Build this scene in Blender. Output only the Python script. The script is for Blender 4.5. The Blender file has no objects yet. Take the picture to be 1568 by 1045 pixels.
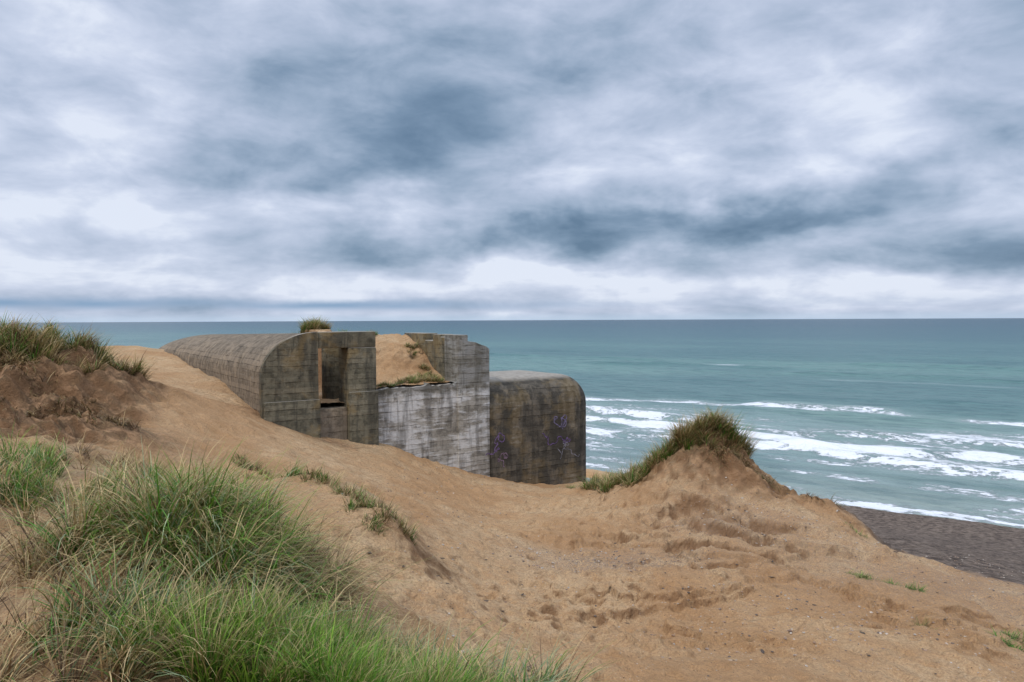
import bpy, bmesh, math, numpy as np
from mathutils import Vector, Matrix
rng=np.random.default_rng(7)
scene=bpy.context.scene
scene.view_settings.view_transform='Standard'
scene.view_settings.look='None'
scene.view_settings.exposure=0
SEA=-12.0
# ------------------------------------------------------------ noise
def h2(ix,iy,seed):
    n=(ix*374761393+iy*668265263+seed*1442695041)&0xffffffff
    n=((n^(n>>13))*1274126177)&0xffffffff
    return ((n^(n>>16))&0xffff)/65535.0
def vn(x,y,seed=0):
    ix=np.floor(x).astype(np.int64); iy=np.floor(y).astype(np.int64)
    fx=x-ix; fy=y-iy; fx=fx*fx*(3-2*fx); fy=fy*fy*(3-2*fy)
    a=h2(ix,iy,seed); b=h2(ix+1,iy,seed); c=h2(ix,iy+1,seed); d=h2(ix+1,iy+1,seed)
    return (a*(1-fx)+b*fx)*(1-fy)+(c*(1-fx)+d*fx)*fy
def fbm(x,y,seed=0,oc=4,g=0.5):
    r=0;a=1;t=0
    for i in range(oc):
        r=r+a*vn(x,y,seed+i*17); t+=a; a*=g
        x,y=(x*1.62+y*1.18)+5.3,(y*1.62-x*1.18)+1.7
    return r/t
def sst(a,b,x):
    t=np.clip((x-a)/(b-a),0,1); return t*t*(3-2*t)
def gs(x,y,cx,cy,rx,ry): return np.exp(-((x-cx)/rx)**2-((y-cy)/ry)**2)
# ------------------------------------------------------------ terrain
CP=np.array([
(0,6,-2.94),(5.5,8,-3.9),(2.57,7,-3.42),(-1.36,4,-1.96),(-2.77,4,-1.96),(-3.6,5.2,-1.88),(-2.57,4.6,-1.87),
(-2.5,5.8,-1.80),(-6.2,9,-1.66),(-9.7,14,-.55),(-12.5,15,-.5),(-8.76,14.6,-.72),(-9.6,16.5,-1.1),(-7.3,10.5,-1.48),(-7.2,12.6,-1.75),
(-6.2,12,-1.70),(-13.2,24,-1.5),(-8.1,19,-1.80),(-6.14,18,-2.30),(-5.0,18.75,-2.88),(-3.67,19.63,-3.31),(-2.2,20.6,-3.95),
(-.74,21.57,-4.62),(.92,22.6,-5.10),(2.7,23.85,-5.3),(-2.28,14,-3.33),(0,17.5,-4.5),(-.74,10,-3.61),(-2,8,-2.89),
(-3.9,11.5,-2.6),(-5.1,12.5,-2.25),(2.1,11,-3.97),(2.96,15.5,-4.28),(2.9,18.3,-4.12),(3.1,21,-4.75),(4.78,13,-4.2),(5.04,16.5,-3.9),
(4.6,18,-3.0),(5.4,18,-3.1),(6.1,17.5,-3.75),(5,22.5,-6.3),(8,22,-7.6),(6.9,16.5,-4.2),(7.9,14.5,-4.75),(9.7,14,-5.12),(15.2,22,-7.65),
(12.5,18,-6.4),(18,26,-8.85),(22.2,32,-10.45),(26,38,-11.6),(9.0,16.8,-5.5),(12.5,23,-7.2),(16.3,30,-9.05),(10.9,20,-6.4),(8.2,18.6,-5.5),(-8.4,21.3,-1.78),(-10.6,24.6,-1.52),(-12.8,28,-1.25),(-15,31.3,-1.2),(-16.5,33.5,-1.25),
(-2.07,7,-2.2),(-.9,5.5,-2.5),(-1.63,9.5,-2.62),(-3.05,11,-2.45),(-4.57,12.5,-2.34),
(0,0,-1.75),(-5,-5,-1.5),(10,-5,-4.5),(5,1,-3.3),(12,6,-5),(-5,32,-5.5),(0,35,-8.5),(6,30,-8.5),(-12,45,-8.5),(-20,38,-2.6),(-25,55,-7),
(-20,28,-1.6),(-30,20,-.9),(-40,40,-2.5),(-30,0,-1),(25,20,-9),(25,5,-8),(40,-10,-9),(0,-20,-2)],float)
def phi(r2): return np.where(r2>1e-12,0.5*r2*np.log(r2+1e-12),0)
n=len(CP); K=phi(((CP[:,None,:2]-CP[None,:,:2])**2).sum(-1))+np.eye(n)*0.02
P=np.c_[np.ones(n),CP[:,:2]]
M=np.block([[K,P],[P.T,np.zeros((3,3))]])
W=np.linalg.solve(M,np.r_[CP[:,2],0,0,0])
def rbf(x,y):
    z=W[n]+W[n+1]*x+W[n+2]*y
    for i in range(n): z=z+W[i]*phi((x-CP[i,0])**2+(y-CP[i,1])**2)
    return z
def rough_masks(x,y):
    bl=sst(-5.6,-7.4,x+0.25*(y-12))*sst(9.0,10.5,y)*sst(19,15,y)
    hm=gs(x,y,4.9,17.7,1.5,1.2)+.5*gs(x,y,6.6,16.9,1.0,.7)
    sc=gs(x,y,-.9,5.2,.9,.35)+gs(x,y,-1.75,5.9,.35,.7)
    gu=gs(x,y,4.0,14.2,2.0,1.8)
    return bl,np.clip(hm,0,1),np.clip(sc,0,1),gu
def height(x,y):
    x=np.asarray(x,float); y=np.asarray(y,float)
    wx=x+(fbm(x*.8,y*.8,3)-.5)*.6; wy=y+(fbm(x*.8,y*.8,9)-.5)*.6
    z=np.clip(rbf(wx,wy),-16,-.38)
    s=.6*x+.8*y
    beach=SEA+(51-s+(fbm(x*.12,y*.12,31)-.5)*5)*.11
    w=sst(42,50,s)
    z=z*(1-w)+np.clip(beach,-16,-7)*w
    bl,hm,sc,gu=rough_masks(x,y)
    nb=(1-sst(36,44,s))
    z=z+(fbm(x*.45,y*.45,5)-.5)*.22*nb
    z=z+(fbm(x*2.2,y*2.2,6,3)-.5)*.14*nb
    z=z+(fbm(x*7,y*7,8,3)-.5)*.045
    rd=1-np.abs(2*fbm(x*1.6,y*1.6,11,4)-1)
    z=z+bl*((rd-.6)*.6+(fbm(x*4,y*4,41)-.5)*.5+.16*(sst(.45,.47,fbm(x*1.3,y*1.3,49,4))-.5))
    z=z+hm*((rd-.6)*.55+(fbm(x*3.5,y*3.5,43)-.5)*.42+.10)
    z=z+sc*(fbm(x*5,y*5,44)-.5)*.3
    led=fbm(x*.5+3,y*.9,47,4); z=z+.09*(sst(.475,.488,led)+sst(.55,.562,led)-1)*sst(7,9,y)*sst(21,17,y)*sst(-1,1.5,x)*sst(10,7,x)
    q=(x*.55+y*.84)+.35*fbm(x*1.1,y*1.1,21)*3
    z=z-gu*.30*np.clip(np.sin(q*5.2)*1.4,0,1)*sst(.3,.5,fbm(x*.9,y*.9,23))
    z=z+.16*gs(x,y,-2.6,5.7,.8,.7)+.14*gs(x,y,-1.63,9.5,.5,.3)+.14*gs(x,y,-3.05,11,.9,.3)
    return z
def warp(N,lo,hi,c,k,):
    t=np.linspace(-1,1,N); w=np.sinh(k*t)/math.sinh(k)
    return np.where(w<0,c+w*(c-lo),c+w*(hi-c))
NX,NY=800,800
gx=warp(NX,-110,110,0.8,4.3); gy=warp(NY,-60,150,11,4.0)
X,Y=np.meshgrid(gx,gy); Z=height(X,Y)
for i in range(3200):
    cx=rng.uniform(-3,10); cy=rng.uniform(5.5,21)
    if i%2:
        t=rng.uniform(0,1); cx=2.4*math.sin(t*2.2)-1.2+t*3+rng.normal(0,1.1); cy=5.5+t*15
    r=rng.uniform(.045,.11)
    i0,i1=np.searchsorted(gx,[cx-.5,cx+.5]); j0,j1=np.searchsorted(gy,[cy-.5,cy+.5])
    xs=X[j0:j1,i0:i1]-cx; ys=Y[j0:j1,i0:i1]-cy
    a=rng.uniform(0,3.14); u=xs*math.cos(a)+ys*math.sin(a); v=-xs*math.sin(a)+ys*math.cos(a)
    d=np.sqrt((u/(r*1.6))**2+(v/r)**2)
    k=rng.uniform(.2,.95)
    Z[j0:j1,i0:i1]+= k*(-.05*np.exp(-d**2*1.4)+.022*np.exp(-((d-1.5)/.4)**2))
def mesh_grid(name,X,Y,Z,smooth=True):
    ny,nx=X.shape
    idx=np.arange(nx*ny).reshape(ny,nx)
    f=np.stack([idx[:-1,:-1],idx[:-1,1:],idx[1:,1:],idx[1:,:-1]],-1).reshape(-1,4)
    return mesh_np(name,np.stack([X,Y,Z],-1).reshape(-1,3),f,smooth)
def mesh_np(name,co,f,smooth=True):
    me=bpy.data.meshes.new(name)
    k=f.shape[1]
    me.vertices.add(len(co)); me.vertices.foreach_set('co',co.astype(np.float32).ravel())
    me.loops.add(f.size); me.loops.foreach_set('vertex_index',f.astype(np.int32).ravel())
    me.polygons.add(len(f)); me.polygons.foreach_set('loop_start',np.arange(0,f.size,k,dtype=np.int32))
    me.polygons.foreach_set('use_smooth',np.full(len(f),smooth))
    me.update(calc_edges=True); me.validate()
    ob=bpy.data.objects.new(name,me); scene.collection.objects.link(ob)
    return ob
def vcol(ob,col,name='Col'):
    a=ob.data.color_attributes.new(name,'FLOAT_COLOR','POINT')
    c=np.ones((len(ob.data.vertices),4),np.float32); c[:,:col.shape[1]]=col
    a.data.foreach_set('color',c.ravel())
# ------------------------------------------------------------ node helpers
class NT:
    def __init__(s,nt): s.nt=nt; s.N=nt.nodes; s.L=nt.links
    def n(s,t,**kw):
        nd=s.N.new(t)
        for k,v in kw.items(): setattr(nd,k,v)
        return nd
    def set(s,sock,v):
        if isinstance(v,bpy.types.NodeSocket): s.L.new(v,sock)
        else:
            if isinstance(v,(tuple,list)) and len(v)==3 and sock.type=='RGBA': v=(*v,1)
            sock.default_value=v
    def m(s,op,a,b=0,c=0,clamp=False):
        nd=s.n('ShaderNodeMath',operation=op,use_clamp=clamp)
        s.set(nd.inputs[0],a); s.set(nd.inputs[1],b); s.set(nd.inputs[2],c); return nd.outputs[0]
    def noise(s,vec,scale,detail=4,rough=.5,dist=0,sc=None):
        if sc: vec=s.mapv(vec,sc)
        nd=s.n('ShaderNodeTexNoise'); s.set(nd.inputs['Vector'],vec); s.set(nd.inputs['Scale'],scale)
        nd.inputs['Detail'].default_value=detail; nd.inputs['Roughness'].default_value=rough; nd.inputs['Distortion'].default_value=dist
        return nd.outputs['Fac']
    def mapv(s,vec,sc=(1,1,1),loc=(0,0,0),rot=(0,0,0)):
        nd=s.n('ShaderNodeMapping'); s.set(nd.inputs['Vector'],vec); nd.inputs['Scale'].default_value=sc
        nd.inputs['Location'].default_value=loc; nd.inputs['Rotation'].default_value=rot; return nd.outputs[0]
    def mr(s,v,a,b,c=0,d=1,smooth=True):
        nd=s.n('ShaderNodeMapRange'); nd.interpolation_type='SMOOTHSTEP' if smooth else 'LINEAR'
        s.set(nd.inputs[0],v)
        for i,q in enumerate((a,b,c,d)): s.set(nd.inputs[i+1],q)
        return nd.outputs[0]
    def mix(s,f,a,b,mode='MIX'):
        nd=s.n('ShaderNodeMix',data_type='RGBA',blend_type=mode); s.set(nd.inputs[0],f); s.set(nd.inputs[6],a); s.set(nd.inputs[7],b); return nd.outputs[2]
    def sep(s,v):
        nd=s.n('ShaderNodeSeparateXYZ'); s.set(nd.inputs[0],v); return nd.outputs
    def comb(s,x,y,z):
        nd=s.n('ShaderNodeCombineXYZ'); s.set(nd.inputs[0],x); s.set(nd.inputs[1],y); s.set(nd.inputs[2],z); return nd.outputs[0]
    def bump(s,h,strength,dist,normal=None):
        nd=s.n('ShaderNodeBump'); s.set(nd.inputs['Height'],h); nd.inputs['Strength'].default_value=strength; nd.inputs['Distance'].default_value=dist
        if normal is not None: s.set(nd.inputs['Normal'],normal)
        return nd.outputs[0]
    def wsum(s,*pairs):
        r=None
        for v,k in pairs:
            q=s.m('MULTIPLY',v,k); r=q if r is None else s.m('ADD',r,q)
        return r
def newmat(name):
    m=bpy.data.materials.new(name); m.use_nodes=True; t=NT(m.node_tree); b=t.N['Principled BSDF']; return m,t,b
# ------------------------------------------------------------ sand material
def sand_mat(name,use_attr=True):
    m,t,b=newmat(name)
    g_=t.n('ShaderNodeNewGeometry'); pos=g_.outputs['Position']; nz=t.sep(g_.outputs['Normal'])[2]
    big=t.noise(pos,.35,5,.65,.5); mid=t.noise(pos,3.5,6,.7); fine=t.noise(pos,40,4,.75)
    c=t.mix(t.mr(big,.40,.60),(.52,.30,.14),(.72,.50,.285))
    c=t.mix(t.mr(mid,.38,.66,0,.8),c,(.61,.37,.185))
    c=t.mix(t.mr(fine,.35,.70,0,.7),c,(.36,.21,.115))
    v=t.n('ShaderNodeTexVoronoi'); t.set(v.inputs['Vector'],pos); v.inputs['Scale'].default_value=24
    vr_=t.sep(v.outputs['Color'])
    sp=t.m('MULTIPLY',t.mr(v.outputs['Distance'],.10,.2,1,0),t.mr(t.m('ADD',mid,t.m('MULTIPLY',vr_[0],.15)),.54,.64))
    c=t.mix(sp,c,t.mix(t.mr(vr_[1],.45,.55),(.12,.085,.06),(.62,.52,.42)))
    if use_attr:
        at=t.n('ShaderNodeAttribute',attribute_name='Col'); rgb=t.n('ShaderNodeSeparateColor'); t.L.new(at.outputs['Color'],rgb.inputs[0])
        R,G,B=rgb.outputs
        soil=t.mix(t.mr(mid,.40,.62),(.06,.036,.02),(.42,.245,.13))
        rr=t.m('MULTIPLY',R,t.mr(mid,.3,.55,.45,1))
        c=t.mix(rr,c,soil)
        dk=t.mix(t.mr(mid,.35,.65),(.085,.064,.052),(.26,.20,.155))
        dn=t.m('ADD',G,t.m('MULTIPLY',t.m('SUBTRACT',t.noise(pos,.45,6,.7),.5),1.6))
        c=t.mix(t.m('MULTIPLY',t.mr(dn,.3,.8),t.mr(G,0,.15)),c,dk)
        c=t.mix(t.m('MULTIPLY',B,t.mr(fine,.4,.6)),c,(.31,.245,.195))
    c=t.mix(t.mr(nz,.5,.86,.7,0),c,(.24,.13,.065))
    t.set(b.inputs['Base Color'],c); b.inputs['Roughness'].default_value=.95; b.inputs['Specular IOR Level'].default_value=.12
    rp=t.n('ShaderNodeTexWave'); t.set(rp.inputs['Vector'],t.mapv(pos,(1,1,1),(0,0,0),(0,0,.9))); rp.inputs['Scale'].default_value=2.0; rp.inputs['Distortion'].default_value=9; rp.inputs['Detail'].default_value=2; rp.inputs['Detail Scale'].default_value=1.2
    h=t.wsum((t.m('MULTIPLY',rp.outputs['Fac'],t.mr(big,.42,.56)),.036),(mid,.21),(fine,.028))
    t.L.new(t.bump(h,1,1),b.inputs['Normal'])
    return m
ground=mesh_grid('sand_dunes',X,Y,Z)
bl,hm,sc,gu=rough_masks(X,Y)
S=.6*X+.8*Y
slope=np.hypot(*np.gradient(height(X,Y),gy,gx))
R=np.clip(bl*(.45+.9*sst(.3,.8,slope))+hm*(.2+.9*sst(.3,.75,slope))+sc*.8+.4*gs(X,Y,-2.5,5.2,1.3,1.5)+.35*gs(X,Y,-4.7,8.5,1.5,2)+gs(X,Y,-6.2,18.3,.6,.5)+.9*gs(X,Y,-6.6,11.9,1.3,1.0)+.7*gs(X,Y,-4.6,18.6,.9,.35)+.6*gu*sst(.5,.9,slope),0,1)
G=sst(14.2,19.0,S+(fbm(X*.6,Y*.6,52)-.5)*6)*sst(6.3,8.5,X)
Bc=np.clip(gs(X,Y,1.7,12.6,1.5,1.0)*.8+.6*gs(X,Y,7.5,12.5,3,2.5)+.6*gs(X,Y,4.5,15.2,1.5,1),0,1)
vcol(ground,np.stack([R,G,Bc],-1).reshape(-1,3))
sandm=sand_mat('sand'); ground.data.materials.append(sandm)
# ------------------------------------------------------------ sea
sa=np.concatenate([np.arange(44,120,.4),np.arange(120,260,1.0),np.geomspace(260,24000,90)])
ra=np.concatenate([-np.geomspace(22000,130,50),np.arange(-128,160,1.4),np.geomspace(162,22000,50)])
SS,RR=np.meshgrid(sa,ra)
SX=SS*.6+RR*.8; SY=SS*.8-RR*.6
wob=(fbm(RR*.05+4,RR*0+2,61,4)-.5)*15; wob2=(fbm(RR*.06+9,RR*0+7,62,4)-.5)*14; wob3=(fbm(RR*.06+1,RR*0+5,67,4)-.5)*12
def band(c,w0,w1):
    d=SS-c; return np.where(d<0,np.exp(-(d/w0)**2),np.exp(-(d/w1)**2))
br1=sst(.34,.52,fbm(RR*.09,SS*.03,81)); br2=sst(.32,.52,fbm(RR*.08+7,SS*.03,82)); br3=sst(.42,.58,fbm(RR*.08+3,SS*.03,83))
zz=np.zeros_like(SS)
zz+=.45*band(66+wob,1.0,3)*(.4+.6*br1)+.7*band(82+wob2,1.2,4)*(.4+.6*br2)+.5*band(74+wob3,1,3)*br3+.5*band(100+wob,1.5,5)*br3
for c,a in ((118,.4),(140,.45),(165,.5),(184,.6),(205,.5)):
    zz+=a*band(c+wob*1.5,2.5,6)*sst(.45,.65,fbm(RR*.03+c,RR*0,65))
zz+=(fbm(SS*.25,RR*.12,66,4)-.5)*.35*sst(52,62,SS)*sst(1200,300,SS)
big=fbm(SS*.12,RR*.06,84,4); lacy=sst(.36,.56,big); lac2=sst(.38,.58,fbm(SS*.25,RR*.12,87,3))
fo=band(65+wob,1.4,3.4)*(.6+.4*br1)
fo=np.maximum(fo,.95*band(65+wob,.8,13)*(.6+.4*lacy))
fo=np.maximum(fo,band(81+wob2,1.6,4.5)*(.55+.45*br2)); fo=np.maximum(fo,.94*band(81+wob2,1.,16)*(.55+.45*lacy))
fo=np.maximum(fo,band(73+wob3,1.0,3.2)*.95*br3+.6*band(73+wob3,.8,6)*br3*lac2)
fo=np.maximum(fo,.74*sst(59,66,SS)*sst(98,84,SS)*(.6+.4*lac2))
shore=(fbm(SX*.12,SY*.12,31)-.5)*5
fo=np.maximum(fo,(.8+.2*lac2)*band(51.8+shore,1.5,3.0)); fo=np.maximum(fo,.92*band(52+shore,.5,8)*(.55+.45*lac2))
fo=np.maximum(fo,.95*band(58+wob*.4,.8,3)*sst(.42,.55,fbm(RR*.07,RR*0,85)))
fo=np.maximum(fo,.95*sst(50,52,SS)*sst(84,64,SS)*sst(20,4,SX)*(.55+.45*lac2))
fo=np.maximum(fo,.95*band(98+wob,1.2,4.5)*sst(.42,.55,fbm(RR*.05+3,RR*0,64))*sst(50,10,RR))
fo=np.maximum(fo,.75*band(91+wob2,1.,7)*sst(.42,.6,fbm(RR*.05+8,RR*0,86)))
fo=np.maximum(fo,.95*band(184+wob,1.5,5)*gs(RR,RR*0,-68,0,9,1))
fo=np.maximum(fo,.6*band(150+wob,1,2.5)*sst(.6,.7,fbm(RR*.06,RR*0,68))*(RR>-50)*(RR<80))
sea=mesh_grid('sea',SX,SY,SEA+zz)
vcol(sea,np.stack([np.clip(fo,0,1.3),np.clip(zz,0,1),zz*0],-1).reshape(-1,3))
m,t,b=newmat('sea_water')
pos=t.n('ShaderNodeNewGeometry').outputs['Position']; px,py,pz=t.sep(pos)
s_=t.m('ADD',t.m('MULTIPLY',px,.6),t.m('MULTIPLY',py,.8))
r_=t.m('SUBTRACT',t.m('MULTIPLY',px,.8),t.m('MULTIPLY',py,.6))
vec=t.comb(s_,r_,0)
at=t.n('ShaderNodeAttribute',attribute_name='Col'); rgb=t.n('ShaderNodeSeparateColor'); t.L.new(at.outputs['Color'],rgb.inputs[0])
F=rgb.outputs[0]
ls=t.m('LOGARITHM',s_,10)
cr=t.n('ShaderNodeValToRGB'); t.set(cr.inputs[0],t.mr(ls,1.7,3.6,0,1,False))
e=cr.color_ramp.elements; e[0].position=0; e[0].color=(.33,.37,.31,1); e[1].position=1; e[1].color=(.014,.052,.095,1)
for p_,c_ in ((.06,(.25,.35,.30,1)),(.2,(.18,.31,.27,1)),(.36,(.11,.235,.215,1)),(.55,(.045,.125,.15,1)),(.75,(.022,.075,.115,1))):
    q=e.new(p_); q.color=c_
patch=t.noise(vec,.012,5,.65,0,(1,.35,1))
w3=t.noise(vec,.09,5,.65,.2,(1,.3,1)); w1=t.noise(vec,.6,6,.68,.3,(1,.35,1))
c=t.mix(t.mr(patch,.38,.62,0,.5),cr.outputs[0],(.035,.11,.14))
c=t.mix(t.mr(w1,.45,.62,0,.5),c,(.035,.10,.11))
c=t.mix(t.mr(w3,.5,.66,0,.4),c,(.04,.12,.13))
f1=t.noise(vec,.42,8,.74,.7,(1,.45,1))
f2=t.noise(vec,2.2,4,.7,.5,(1,.6,1))
fn=t.m('ADD',t.m('MULTIPLY',f1,.65),t.m('MULTIPLY',f2,.35))
th=t.m('SUBTRACT',.73,t.m('MULTIPLY',F,.32))
foam=t.mr(fn,th,t.m('ADD',th,.07))
wc=t.noise(vec,.16,5,.7,0,(1,.25,1)); foam=t.m('MAXIMUM',foam,t.m('MULTIPLY',t.mr(wc,.73,.77),t.mr(s_,90,600,.7,0)))
c=t.mix(t.m('MULTIPLY',t.mr(F,.1,.8),.35),c,(.42,.52,.50))
c=t.mix(foam,c,(.84,.86,.88))
t.set(b.inputs['Base Color'],c)
t.set(b.inputs['Roughness'],t.mr(foam,0,1,.3,.9)); b.inputs['IOR'].default_value=1.33
b.inputs['Specular IOR Level'].default_value=.22
t.L.new(t.bump(t.wsum((w3,1.6),(w1,.95),(f2,.14),(foam,.12)),1,1),b.inputs['Normal']); sea.data.materials.append(m)
# ------------------------------------------------------------ concrete
def concrete(name,c1,c2,white=0.,dark=0.,warm=0.,board=.135,top=1.,gr=.6):
    m,t,b=newmat(name)
    tc=t.n('ShaderNodeTexCoord'); o=tc.outputs['Object']; x,y,z=t.sep(o)
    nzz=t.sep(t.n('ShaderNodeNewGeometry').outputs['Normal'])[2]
    big=t.noise(o,.9,5,.65,.3); mid=t.noise(o,5,6,.72,.2); fn=t.noise(o,45,3,.75)
    wz=t.m('ADD',z,t.m('MULTIPLY',big,.09))
    bz=t.m('DIVIDE',wz,board); fz=t.m('FRACT',bz); iz=t.m('FLOOR',bz)
    groove=t.m('MAXIMUM',t.mr(fz,0,.10,1,0),t.mr(fz,.94,1,0,1))
    wn=t.n('ShaderNodeTexWhiteNoise',noise_dimensions='1D'); t.set(wn.inputs['W'],iz)
    wn2=t.n('ShaderNodeTexWhiteNoise',noise_dimensions='1D'); t.set(wn2.inputs['W'],t.m('FLOOR',t.m('ADD',bz,.5)))
    c=t.mix(t.mr(big,.38,.62),c1,c2)
    c=t.mix(t.mr(mid,.42,.62,0,.7),c,tuple(v*.42 for v in c1))
    c=t.mix(t.m('MULTIPLY',t.m('SUBTRACT',wn.outputs[0],.3),.55,clamp=True),c,tuple(min(1,v*1.3) for v in c2))
    hs=t.noise(o,1.0,6,.68,.5,(.9,.9,5.5))
    wm=t.m('ADD',hs,t.m('MULTIPLY',t.m('SUBTRACT',big,.5),.7))
    c=t.mix(t.m('MULTIPLY',t.mr(wm,.66-.22*white,.78-.2*white),.85 if white>.5 else .45),c,(.66,.645,.62) if white>.5 else (.40,.38,.34))
    vs=t.noise(o,1.0,5,.68,.4,(3.2,3.2,.40))
    c=t.mix(t.m('MULTIPLY',t.mr(vs,.5-.12*dark,.64-.1*dark),.4+.5*dark),c,(.042,.038,.03))
    # grooves fade in and out, each seam with its own strength
    gk=t.m('MULTIPLY',t.m('MULTIPLY',groove,t.mr(mid,.40,.58,.05,.9)),t.mr(wn2.outputs[0],.15,.9,.15,1))
    c=t.mix(t.m('MULTIPLY',gk,gr),c,(.04,.035,.027))
    if warm>0: c=t.mix(t.m('MULTIPLY',t.mr(big,.48,.60),warm),c,(.23,.155,.06))
    pit=t.mr(mid,.65,.71); c=t.mix(t.m('MULTIPLY',pit,.75),c,(.045,.04,.032))
    if white>.5:
        c=t.mix(t.mr(t.m('ADD',z,t.m('MULTIPLY',mid,.8)),-1.78,-1.45,0,.65),c,(.09,.082,.06))
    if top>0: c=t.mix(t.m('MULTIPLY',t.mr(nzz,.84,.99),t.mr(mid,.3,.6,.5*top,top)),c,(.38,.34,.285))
    t.set(b.inputs['Base Color'],c); b.inputs['Roughness'].default_value=.9; b.inputs['Specular IOR Level'].default_value=.25
    h=t.wsum((wn.outputs[0],.009),(gk,-.028),(pit,-.025),(mid,.06),(fn,.012))
    t.L.new(t.bump(h,1,1),b.inputs['Normal']); return m
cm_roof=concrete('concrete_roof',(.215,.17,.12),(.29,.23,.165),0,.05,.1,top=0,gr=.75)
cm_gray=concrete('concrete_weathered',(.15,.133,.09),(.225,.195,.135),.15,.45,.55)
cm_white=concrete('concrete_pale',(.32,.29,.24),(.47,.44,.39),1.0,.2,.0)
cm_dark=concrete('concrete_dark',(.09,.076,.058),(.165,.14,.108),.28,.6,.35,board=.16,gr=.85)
UX,UY=.8305,.5571
bunker=bpy.data.objects.new('concrete_bunker',None); scene.collection.objects.link(bunker)
bunker.location=(-6.14,18,0); bunker.rotation_euler=(0,0,math.atan2(UY,UX))
def loc2w(tt,dd): return (-6.14+UX*tt-UY*dd, 18+UY*tt+UX*dd)
def finish(ob,mat,parent=bunker,ang=33):
    ob.data.materials.append(mat); ob.parent=parent
    bm=bmesh.new(); bm.from_mesh(ob.data); bmesh.ops.recalc_face_normals(bm,faces=bm.faces)
    for f in bm.faces: f.smooth=True
    for e in bm.edges:
        e.smooth = not(len(e.link_faces)!=2 or e.calc_face_angle(0)>math.radians(ang))
    bm.to_mesh(ob.data); bm.free()
def prism(name,prof,axis,a0,a1,mat,bev=.025):
    bm=bmesh.new()
    mk=(lambda p,z,a:(p,a,z)) if axis=='d' else (lambda p,z,a:(a,p,z))
    v0=[bm.verts.new(mk(p,z,a0)) for p,z in prof]; v1=[bm.verts.new(mk(p,z,a1)) for p,z in prof]
    k=len(prof)
    for i in range(k): bm.faces.new((v0[i],v0[(i+1)%k],v1[(i+1)%k],v1[i]))
    bm.faces.new(v0[::-1]); bm.faces.new(v1)
    bmesh.ops.recalc_face_normals(bm,faces=bm.faces)
    if bev:
        es=[e for e in bm.edges if len(e.link_faces)==2 and e.calc_face_angle(0)>math.radians(35)]
        bmesh.ops.bevel(bm,geom=es,offset=bev,segments=2,affect='EDGES',profile=.5)
    me=bpy.data.meshes.new(name); bm.to_mesh(me); bm.free()
    ob=bpy.data.objects.new(name,me); scene.collection.objects.link(ob); finish(ob,mat); return ob
def box(name,t0,t1,d0,d1,z0,z1,mat,bev=.025): return prism(name,[(t0,z0),(t1,z0),(t1,z1),(t0,z1)],'d',d0,d1,mat,bev)
DF,DL=11.5,8.5
ds=list(np.linspace(0.0,DF,26))+[DF+DL*math.sin(a) for a in np.linspace(.08,math.pi/2,16)]
prof_n=16; rows=[]
for d in ds:
    zt=-.31-.24*min(d,15)/15
    fall=0
    if d>DF: fall=1-math.sqrt(max(0,1-((d-DF)/DL)**2))
    row=[(0,-6.0)]
    for i in range(prof_n+1):
        a=i/prof_n*math.pi/2
        row.append((1.37*(1-math.cos(a)), -1.41+( zt+1.41)*math.sin(a)))
    row.append((1.37,-6.0))
    row=[(p, z-(fall*1.1 if z>-3 else 0)) for p,z in row]
    rows.append(row)
bm=bmesh.new(); vr=[[bm.verts.new((p,d,z)) for p,z in r] for r,d in zip(rows,ds)]
k=len(vr[0])
for i in range(len(vr)-1):
    for j in range(k-1): bm.faces.new((vr[i][j],vr[i+1][j],vr[i+1][j+1],vr[i][j+1]))
bm.faces.new(vr[0]); bm.faces.new(vr[-1][::-1])
me=bpy.data.meshes.new('vaulted_wing'); bm.to_mesh(me); bm.free(); ob=bpy.data.objects.new('vaulted_wing',me); scene.collection.objects.link(ob); finish(ob,cm_roof)
pr=[(-.03,-5.5),(-.03,-1.38)]+[(1.39-1.42*math.cos(a),-1.38+1.10*math.sin(a)) for a in np.linspace(.1,math.pi/2,14)]+[(1.40,-5.5)]
prism('wing_end_wall',pr,'d',-.16,-.003,cm_gray,0)
box('wing_plinth',.02,1.42,-.22,-.165,-5.5,-1.98,cm_gray,.02)
box('door_lintel',1.403,2.97,-.13,.42,-.70,-.285,cm_gray)
box('door_pillar',2.20,2.972,-.15,.60,-5.5,-.704,cm_gray)
box('pillar_plinth',2.19,3.0,-.21,-.155,-5.5,-1.85,cm_gray,.02)
box('door_sill',1.405,2.197,-.05,.5,-5.5,-2.25,cm_roof)
box('inner_pier',2.02,2.5,1.0,1.4,-3.0,-.45,cm_gray)
r_=np.random.default_rng(3)
tw=np.linspace(5.498,2.975,26); prw=[(2.975,-6.5),(5.498,-6.5)]+[(a,-1.80+r_.normal(0,.022)-.05*(5.5-a)/2.5) for a in tw]
prism('retaining_wall',prw,'d',0,.9,cm_white,0)
box('roof_slab',1.40,6.45,.905,8.6,-6.2,-2.30,cm_roof,.02)
prism('buttress',[(5.50,-6.5),(6.56,-6.5),(6.56,-.84),(6.45,-.76),(6.3,-.72),(6.1,-.64),(5.83,-.60),(5.83,-.42),(5.50,-.42)],'d',-.06,.75,cm_white,.02)
prism('parapet_wall',[(.755,-3),(3.7,-3),(3.7,-.40),(2.25,-.40),(2.25,-.62),(1.7,-.62),(1.7,-.42),(1.25,-.42),(1.25,-.50),(.755,-.50)],'t',5.62,6.1,cm_gray,.03)
box('parapet_end_block',6.103,6.6,2.4,3.6,-2.3,-.52,cm_gray,.03)
bm=bmesh.new(); bmesh.ops.create_cube(bm,size=1)
T0,T1,D0,D1,Z0,Z1=6.565,10.66,-.10,4.0,-7.0,-1.76
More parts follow.
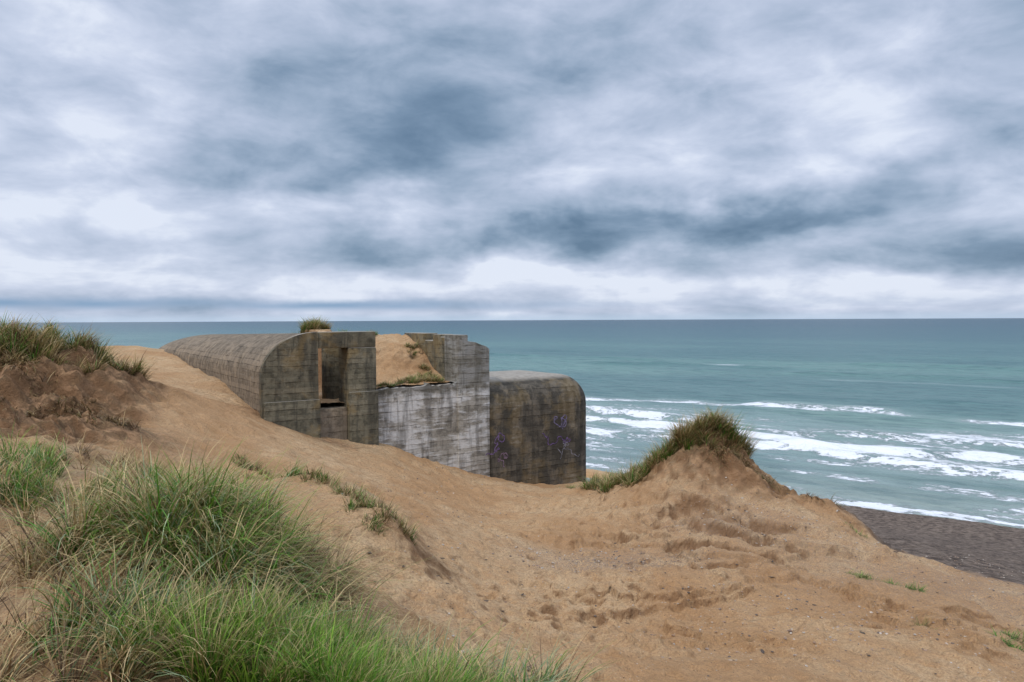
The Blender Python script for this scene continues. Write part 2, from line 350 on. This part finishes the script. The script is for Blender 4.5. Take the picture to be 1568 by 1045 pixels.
for v in bm.verts: v.co=(T0+(v.co.x+.5)*(T1-T0),D0+(v.co.y+.5)*(D1-D0),Z0+(v.co.z+.5)*(Z1-Z0))
es=[e for e in bm.edges if all(abs(v.co.z-Z1)<1e-4 for v in e.verts) and not all(abs(v.co.x-T0)<1e-4 for v in e.verts)]
es+=[e for e in bm.edges if all(abs(v.co.x-T1)<1e-4 for v in e.verts) and abs(e.verts[0].co.z-e.verts[1].co.z)>1]
bmesh.ops.bevel(bm,geom=es,offset=.95,segments=12,affect='EDGES',profile=.5)
me=bpy.data.meshes.new('gun_room'); bm.to_mesh(me); bm.free(); ob=bpy.data.objects.new('gun_room',me); scene.collection.objects.link(ob); finish(ob,cm_dark)
def tag(name,t0,z0,sc,col,dface,seed,k=46,w=.014):
    r=np.random.default_rng(seed); pts=[]; p=np.array([t0,z0]); a=r.uniform(0,6)
    for i in range(k):
        a+=r.normal(0,.9)+.35; p=p+sc*.05*np.array([math.cos(a)*.8+.12,math.sin(a)]); pts.append(p.copy())
    pts=np.array(pts); V=[];Fc=[]
    for i,q in enumerate(pts):
        d=pts[min(i+1,k-1)]-pts[max(i-1,0)]; d/=np.linalg.norm(d)+1e-6; nn=np.array([-d[1],d[0]])*w
        V+= [(q[0]+nn[0],dface,q[1]+nn[1]),(q[0]-nn[0],dface,q[1]-nn[1])]
        if i: Fc.append([2*i-2,2*i-1,2*i+1,2*i])
    ob=mesh_np(name,np.array(V),np.array(Fc),False); mm,tt,bb=newmat(name+'_paint')
    o=tt.n('ShaderNodeTexCoord').outputs['Object']
    tt.set(bb.inputs['Base Color'],tt.mix(tt.mr(tt.noise(o,14,4,.7),.4,.6),col,tuple(v*.35 for v in col))); bb.inputs['Roughness'].default_value=.7
    ob.data.materials.append(mm); ob.parent=bunker
tag('graffiti_purple',6.85,-3.35,1.2,(.22,.13,.31),-.104,1); tag('graffiti_lilac',8.9,-3.2,1.4,(.22,.18,.31),-.104,2)
tag('graffiti_white',9.0,-3.95,1.3,(.34,.32,.37),-.104,3,w=.01); tag('graffiti_violet',9.3,-3.7,1.2,(.18,.10,.27),-.104,5); tag('graffiti_pink',6.9,-4.0,.9,(.28,.18,.25),-.104,8)
tg,dg=np.meshgrid(np.linspace(1.41,5.61,130),np.linspace(.15,8.5,180))
def drift(tt,dd):
    z=-1.76+(fbm(tt*1.2,dd*1.2,71)-.5)*.18+(fbm(tt*5,dd*5,72)-.5)*.09
    z=z-.35*(1-sst(2.6,3.2,tt))
    k=sst(2.85,3.6,tt+.5*(fbm(dd*1.5,tt*1.5,73)-.5))
    z=z+1.27*k*sst(.9,3.9,dd-.25*(4.5-tt)+.5*(fbm(tt*1.3,dd*1.3,74)-.5))*(1-.5*sst(4.5,8,dd))
    z=z+1.45*gs(tt,dd,3.7,7.0,.6,.8)
    return np.minimum(z,-.30)
wx,wy=loc2w(tg,dg)
dr=mesh_grid('sand_drift',wx,wy,drift(tg,dg)); dr.data.materials.append(sand_mat('sand_drift_sand',False))
# ------------------------------------------------------------ grass
def grass_mat():
    m,t,b=newmat('marram_blades')
    at=t.n('ShaderNodeAttribute',attribute_name='Col'); t.L.new(at.outputs['Color'],b.inputs['Base Color'])
    b.inputs['Roughness'].default_value=.5; b.inputs['Specular IOR Level'].default_value=.35
    tr=t.n('ShaderNodeBsdfTranslucent'); t.L.new(at.outputs['Color'],tr.inputs[0])
    mx=t.n('ShaderNodeMixShader'); mx.inputs[0].default_value=.25
    out=t.N['Material Output']; t.L.new(b.outputs[0],mx.inputs[1]); t.L.new(tr.outputs[0],mx.inputs[2]); t.L.new(mx.outputs[0],out.inputs[0])
    return m
gm=grass_mat()
GREEN=((.035,.095,.010),(.13,.32,.028)); LIME=((.06,.15,.012),(.27,.44,.05)); OLIVE=((.07,.065,.02),(.31,.26,.08)); STRAW=((.26,.17,.075),(.76,.57,.28)); BROWN=((.07,.042,.022),(.32,.19,.08)); BLUEG=((.07,.12,.045),(.38,.46,.25))
def grass(name,C,npt,L,pal,w=.006,rad=.07,lean=(.15,.55),curl=(.3,1.4),wind=(.25,.05),zf=None,K=5,clump=.55):
    C=np.asarray(C); nT=len(C); N=nT*npt
    ti=np.repeat(np.arange(nT),npt)
    az=rng.uniform(0,2*np.pi,N); rr=rad*np.sqrt(rng.uniform(0,1,N))
    bx=C[ti,0]+rr*np.cos(az); by=C[ti,1]+rr*np.sin(az)
    bz=(zf or height)(bx,by)-.02
    az=az+rng.normal(0,.6,N)
    tl=rng.uniform(.45,1.3,nT)
    Ln=L*tl[ti]*rng.uniform(.35,1.15,N)
    ta=rng.uniform(0,2*np.pi,nT); tm=rng.uniform(0,clump,nT)
    th0=rng.uniform(*lean,N)*(.4+rr/rad*.8); th1=rng.uniform(*curl,N)
    dx=np.cos(az)*.56+wind[0]+(tm*np.cos(ta))[ti]; dy=np.sin(az)*.56+wind[1]+(tm*np.sin(ta))[ti]
    nn=np.hypot(dx,dy)+1e-6; dx/=nn; dy/=nn
    tw=rng.uniform(-.9,.9,N); sx=-dy*np.cos(tw)+dx*np.sin(tw); sy=dx*np.cos(tw)+dy*np.sin(tw)
    wd=w*rng.uniform(.5,1.5,N)
    ws=np.array([p[1] for p in pal],float); ws/=ws.sum()
    tp=rng.choice(len(pal),nT,p=ws); bp=np.where(rng.uniform(0,1,N)<.6,tp[ti],rng.choice(len(pal),N,p=ws))
    cb=np.array([p[0][0] for p in pal])[bp]*rng.uniform(.7,1.2,(N,1)); ct=np.array([p[0][1] for p in pal])[bp]*rng.uniform(.5,1.4,(N,1))
    drytip=rng.uniform(0,1,N)<.35
    co=np.zeros((N,K+1,2,3)); cl=np.zeros((N,K+1,2,3)); px_=bx.copy(); py_=by.copy(); pz_=bz.copy()
    for i in range(K+1):
        s=i/K; wv=wd*(1-s**1.6*.93)
        co[:,i,0]=np.stack([px_-sx*wv/2,py_-sy*wv/2,pz_],-1); co[:,i,1]=np.stack([px_+sx*wv/2,py_+sy*wv/2,pz_],-1)
        c=cb*(1-s)+ct*s
        c=np.where((drytip&(s>.7))[:,None],np.array([[.52,.40,.19]]),c)
        cl[:,i,0]=c; cl[:,i,1]=c
        th=th0+th1*((s+.5/K)**1.5); st=Ln/K
        px_=px_+dx*np.sin(th)*st; py_=py_+dy*np.sin(th)*st; pz_=pz_+np.cos(th)*st
    base=(np.arange(N)*(K+1)*2)[:,None]
    q=np.array([[2*i,2*i+1,2*i+3,2*i+2] for i in range(K)])
    f=(base[:,:,None]+q[None]).reshape(-1,4)
    ob=mesh_np(name,co.reshape(-1,3),f,True); vcol(ob,cl.reshape(-1,3)); ob.data.materials.append(gm); return ob
def blob(cx,cy,rx,ry,k,rot=0,p=1.0):
    a=rng.uniform(0,2*np.pi,k); r=np.sqrt(rng.uniform(0,1,k))**p; x=rx*r*np.cos(a); y=ry*r*np.sin(a)
    return np.c_[cx+x*math.cos(rot)-y*math.sin(rot),cy+x*math.sin(rot)+y*math.cos(rot)]
V=np.vstack
grass('marram_grass',V([blob(-2.55,5.65,.75,.6,72),blob(-2.1,5.3,.5,.4,32)]),92,.68,[(GREEN,3.2),(LIME,2.0),(OLIVE,1.5),(STRAW,1.8),(BLUEG,1.5),(BROWN,.6)],w=.0115,rad=.11,lean=(.1,.95),curl=(.4,2.4),wind=(.3,-.15),clump=.9)
grass('marram_grass',V([blob(-2.5,5.75,1.15,1.0,80,0,.5),blob(-3.7,6.7,.6,.6,20),blob(-1.7,5.6,.3,.5,30)]),36,.80,[(STRAW,3.4),(OLIVE,1.6),(BROWN,1.6),(GREEN,.5)],w=.008,lean=(.3,1.1),curl=(.8,2.3))
grass('marram_grass',V([blob(-1.2,4.2,.95,.45,170),blob(-.65,4.4,.55,.38,55)]),112,.35,[(GREEN,3.4),(LIME,3.2),(OLIVE,.8),(STRAW,.6)],w=.008,rad=.10,curl=(.2,1.3))
grass('marram_grass',V([blob(-2.2,4.2,.7,.5,40),blob(-.55,4.75,.8,.28,38,-.3),blob(.0,4.4,.35,.25,18),blob(-1.5,4.8,.6,.25,22)]),58,.52,[(BLUEG,2),(GREEN,1.6),(STRAW,2.4),(OLIVE,1.1),(BROWN,.9)],w=.009,lean=(.2,.9),curl=(.5,2.1))
grass('marram_grass',V([blob(-4.9,7.3,.8,.7,30),blob(-6.2,8.6,.9,.9,26),blob(-4.2,8.8,.8,.7,12)]),60,.5,[(LIME,1.8),(GREEN,2.2),(BLUEG,1.4),(STRAW,2.6)],w=.010,curl=(.4,2),clump=.9)
grass('dry_grass',V([blob(-3.0,4.2,.7,.8,40),blob(-4.0,5.6,.8,.9,44),blob(-4.6,9.6,1.2,.7,40),blob(-2.4,7.3,.8,.4,14),blob(-1.2,5.3,.5,.25,20)]),26,.45,[(STRAW,3),(BROWN,1.4),(OLIVE,.8)],w=.007,lean=(.5,1.2),curl=(.3,1.2))
rx=np.linspace(0,1,60); strip=np.c_[np.interp(rx,[0,.5,1],[-4.6,-3.1,-1.55]),np.interp(rx,[0,.5,1],[12.4,11.0,9.4])]+rng.normal(0,.15,(60,2))
grass('marram_grass',V([strip,blob(-1.7,9.5,.4,.3,22)]),34,.28,[(OLIVE,2),(GREEN,1.6),(BROWN,1),(STRAW,1.4)],w=.009,lean=(.2,.9))
grass('marram_grass',V([blob(-10.6,14.6,2.6,1.0,170,-.1),blob(-9.2,15.4,.8,.8,50),blob(-9.3,13.8,.7,.5,24),blob(-8.2,15.2,.5,.4,16)]),60,.50,[(OLIVE,3),(GREEN,1.5),(STRAW,1.9),(BROWN,1)],w=.014,rad=.12,lean=(.2,.9))
grass('dry_grass',V([blob(-8.8,13.3,1.5,.35,50,-.2),blob(-7.0,12.0,.8,.6,46),blob(-8.2,11.0,1.0,.4,18)]),36,.28,[(BROWN,3),(OLIVE,1.4),(STRAW,.9)],w=.012,rad=.14,lean=(.7,1.5),curl=(.5,1.6),wind=(.1,-.5))
grass('marram_grass',V([blob(4.45,18.1,.6,.45,62),blob(5.25,18.0,.45,.4,50),blob(4.3,17.7,.6,.35,26)]),66,.60,[(OLIVE,3),(BROWN,1.7),(STRAW,1.5),(GREEN,.8)],w=.014,rad=.12,lean=(.15,.9),clump=.9)
grass('dry_grass',V([blob(5.2,17.3,.8,.25,40),blob(5.9,17.1,.4,.2,14),blob(7.0,16.7,.5,.15,12)]),34,.26,[(BROWN,3),(OLIVE,1.4),(STRAW,.7)],w=.012,rad=.14,lean=(.7,1.5),curl=(.5,1.6),wind=(.1,-.5))
grass('marram_grass',V([blob(3.35,18.1,.6,.4,44,.3),blob(2.75,18.7,.5,.4,34),blob(2.3,19.8,.4,.5,20)]),50,.46,[(OLIVE,2.6),(GREEN,1.4),(STRAW,1.4)],w=.014,rad=.12,lean=(.2,.9),clump=.9)
grass('marram_grass',V([blob(6.0,12.3,.25,.5,12,.4),blob(6.2,11.3,.15,.12,4),blob(5.2,9.35,.15,.1,5),blob(6.75,9.75,.45,.22,18),blob(7.3,15.6,.2,.15,4),blob(1.8,21.6,.5,.2,12)]),32,.2,[(GREEN,3),(OLIVE,1.4),(LIME,.6)],w=.008,lean=(.5,1.1))
def dz(x,y):
    tt=(x+6.14)*UX+(y-18)*UY; dd=-(x+6.14)*UY+(y-18)*UX; return drift(tt,dd)
def lw(a): return np.c_[loc2w(a[:,0],a[:,1])]
grass('marram_grass',lw(V([blob(4.8,.75,.7,.5,56),blob(3.5,.4,.55,.2,18),blob(5.3,2.2,.22,.9,16)])),50,.24,[(OLIVE,3),(GREEN,1.2),(BROWN,1.2),(STRAW,.6)],w=.012,zf=dz,lean=(.3,1.1))
grass('marram_grass',lw(V([blob(4.0,3.9,.9,.4,44)])),45,.2,[(LIME,1.2),(OLIVE,2.5),(GREEN,1)],w=.012,zf=dz)
grass('marram_grass',lw(V([blob(3.7,7.0,.3,.4,34),blob(3.7,7.0,.75,.5,26)])),60,.48,[(OLIVE,3),(STRAW,1.5),(GREEN,1)],w=.014,zf=dz,lean=(.2,1.0))
# ------------------------------------------------------------ pebbles
ICO=bmesh.new(); bmesh.ops.create_icosphere(ICO,subdivisions=1,radius=1); iv=np.array([v.co[:] for v in ICO.verts]); ifc=np.array([[v.index for v in f.verts] for f in ICO.faces]); ICO.free()
def stones(name,xy,smin,smax,cols,flat=.55,jit=.25,sink=.3,stretch=1.4):
    N=len(xy); s=smin+(smax-smin)*rng.uniform(0,1,N)**2.5
    v=iv[None]*(1+rng.uniform(-jit,jit,(N,len(iv),1)))
    a=rng.uniform(0,6.28,N); sx=rng.uniform(.7,stretch,N)
    x=v[...,0]*sx[:,None]; y=v[...,1]; z=v[...,2]*flat
    xr=x*np.cos(a)[:,None]-y*np.sin(a)[:,None]; yr=x*np.sin(a)[:,None]+y*np.cos(a)[:,None]
    hz=height(xy[:,0],xy[:,1])
    co=np.stack([xr*s[:,None]+xy[:,0:1],yr*s[:,None]+xy[:,1:2],z*s[:,None]+(hz+s*flat*(1-2*sink)*.5)[:,None]],-1)
    f=(ifc[None]+(np.arange(N)*len(iv))[:,None,None]).reshape(-1,3)
    ob=mesh_np(name,co.reshape(-1,3),f,False)
    c=np.array(cols)[rng.integers(0,len(cols),N)]*rng.uniform(.7,1.2,(N,1)); vcol(ob,np.repeat(c,len(iv),0))
    m,t,b=newmat(name+'_mat'); at=t.n('ShaderNodeAttribute',attribute_name='Col'); pos=t.n('ShaderNodeNewGeometry').outputs['Position']
    t.set(b.inputs['Base Color'],t.mix(t.mr(t.noise(pos,60,3),.3,.7,0,.5),at.outputs['Color'],(.12,.09,.07))); b.inputs['Roughness'].default_value=.85
    ob.data.materials.append(m); return ob
PC=[(.50,.38,.28),(.30,.21,.15),(.12,.09,.07),(.6,.52,.43),(.42,.27,.17)]
xy=V([np.c_[rng.uniform(-3,9,3500),rng.uniform(5,22,3500)],blob(1.8,12.6,1.8,1.2,2200),blob(4.5,15,1.6,1.3,900),blob(10,17,5,5,3000),blob(3.5,9.5,2.5,1.5,900)])
stones('pebbles',xy,.005,.024,PC)
xy=V([np.c_[rng.uniform(-2,8,160),rng.uniform(5.5,16,160)],blob(-2.0,7.35,.15,.06,8),blob(-.9,5.5,.6,.2,30)])
stones('heather_twigs',xy,.008,.03,[(.06,.04,.025),(.10,.07,.04)],.35,.3,.2,3.5)
# ------------------------------------------------------------ sky
w=bpy.data.worlds.new('sky'); scene.world=w; w.use_nodes=True; t=NT(w.node_tree); t.N.clear()
sky=t.n('ShaderNodeTexSky'); sky.sky_type='NISHITA'; sky.sun_disc=False
EL,AZ=48,215
sky.sun_elevation=math.radians(EL); sky.sun_rotation=math.radians(AZ); sky.dust_density=1.5
bg1=t.n('ShaderNodeBackground'); bg1.inputs[1].default_value=.1; t.L.new(sky.outputs[0],bg1.inputs[0])
D=t.n('ShaderNodeTexCoord').outputs['Generated']; dx,dy,dz_=t.sep(D)
zc=t.m('MAXIMUM',dz_,0)
den=t.m('ADD',zc,.20)
pv=t.comb(t.m('DIVIDE',dx,den),t.m('DIVIDE',dy,den),t.m('MULTIPLY',zc,2.5))
az=t.m('ARCTAN2',dx,dy)
wnn=t.n('ShaderNodeTexNoise'); t.set(wnn.inputs['Vector'],t.mapv(D,(1,1,1.6))); wnn.inputs['Scale'].default_value=4.2; wnn.inputs['Detail'].default_value=5; wnn.inputs['Roughness'].default_value=.58
ws=t.n('ShaderNodeSeparateColor'); t.L.new(wnn.outputs['Color'],ws.inputs[0])
azw=t.m('ADD',az,t.m('MULTIPLY',t.m('SUBTRACT',ws.outputs[0],.5),.5)); elw=t.m('ADD',zc,t.m('MULTIPLY',t.m('SUBTRACT',ws.outputs[1],.5),t.mr(zc,.02,.15,.06,.22)))
n1=t.noise(pv,1.3,7,.52,.25,(.9,1,1)); n2=t.noise(t.mapv(D,(1,1,2.2),(3,1,2)),8.5,7,.55,.3)
v=t.m('ADD',t.m('MULTIPLY',t.m('SUBTRACT',n1,.5),1.2),t.m('MULTIPLY',t.m('SUBTRACT',n2,.5),.95))
v=t.m('ADD',v,.72)
def blobn(a,e,ra_,re_,amp):
    qa=t.m('DIVIDE',t.m('SUBTRACT',azw,a),ra_); qe=t.m('DIVIDE',t.m('SUBTRACT',elw,e),re_)
    g=t.m('EXPONENT',t.m('MULTIPLY',t.m('ADD',t.m('MULTIPLY',qa,qa),t.m('MULTIPLY',qe,qe)),-1)); return t.m('MULTIPLY',g,amp)
for bb in ((-.22,.25,.26,.075,-.38),(-.08,.36,.24,.07,-.22),(.31,.14,.20,.033,-.60),(.03,.10,.13,.024,-.45),(.56,.08,.13,.022,-.42),(-.40,.20,.10,.03,-.22),(-.2,.10,.1,.02,-.15),(.48,.17,.17,.04,-.25),(.3,.36,.3,.05,-.10),
           (-.19,.16,.14,.025,.22),(-.55,.25,.14,.1,.18),(.42,.28,.25,.06,.12),(.1,.21,.08,.05,.16),(-.5,.12,.15,.03,.18),(.0,.05,1.4,.02,.26)):
    v=t.m('ADD',v,blobn(*bb))
cr=t.n('ShaderNodeValToRGB'); t.set(cr.inputs[0],v); e=cr.color_ramp.elements
e[0].position=.05; e[0].color=(.12,.20,.31,1); e[1].position=.98; e[1].color=(.78,.84,.97,1)
for p_,c_ in ((.28,(.21,.305,.435,1)),(.48,(.345,.44,.585,1)),(.68,(.49,.57,.73,1)),(.85,(.63,.70,.86,1))):
    q=e.new(p_); q.color=c_
c=cr.outputs[0]
sl=t.m('MULTIPLY',t.mr(t.m('ABSOLUTE',t.m('SUBTRACT',t.m('ADD',zc,t.m('MULTIPLY',t.m('SUBTRACT',n2,.5),.012)),.021)),.0,.011,1,0),t.m('MULTIPLY',t.mr(az,-.15,.2,1,.15),t.mr(n1,.35,.6,.35,.85)))
c=t.mix(sl,c,(.19,.34,.54))
c=t.mix(t.mr(zc,0,.012,.65,0),c,(.53,.67,.84))
gain=t.mr(zc,.42,.95,1.0,2.4)
bg2=t.n('ShaderNodeBackground'); t.set(bg2.inputs[0],c); t.set(bg2.inputs[1],gain)
mx=t.n('ShaderNodeMixShader'); mx.inputs[0].default_value=.93
t.L.new(bg1.outputs[0],mx.inputs[1]); t.L.new(bg2.outputs[0],mx.inputs[2])
wo=t.n('ShaderNodeOutputWorld'); t.L.new(mx.outputs[0],wo.inputs[0])
sun=bpy.data.lights.new('sun','SUN'); sun.energy=1.5; sun.angle=math.radians(11); sun.color=(1,.94,.85)
so=bpy.data.objects.new('sun',sun); scene.collection.objects.link(so)
a=math.radians(AZ); el=math.radians(EL); dvec=Vector((math.sin(a)*math.cos(el),math.cos(a)*math.cos(el),math.sin(el)))
so.rotation_euler=dvec.to_track_quat('Z','Y').to_euler(); so.location=(0,0,30)
# ------------------------------------------------------------ camera
cd=bpy.data.cameras.new('camera'); cam=bpy.data.objects.new('camera',cd); scene.collection.objects.link(cam); scene.camera=cam
cd.lens=26; cd.sensor_width=36; cd.clip_start=.05; cd.clip_end=60000
cam.location=(0,0,0); cam.rotation_euler=(math.radians(90-1.63),math.radians(.256),0)
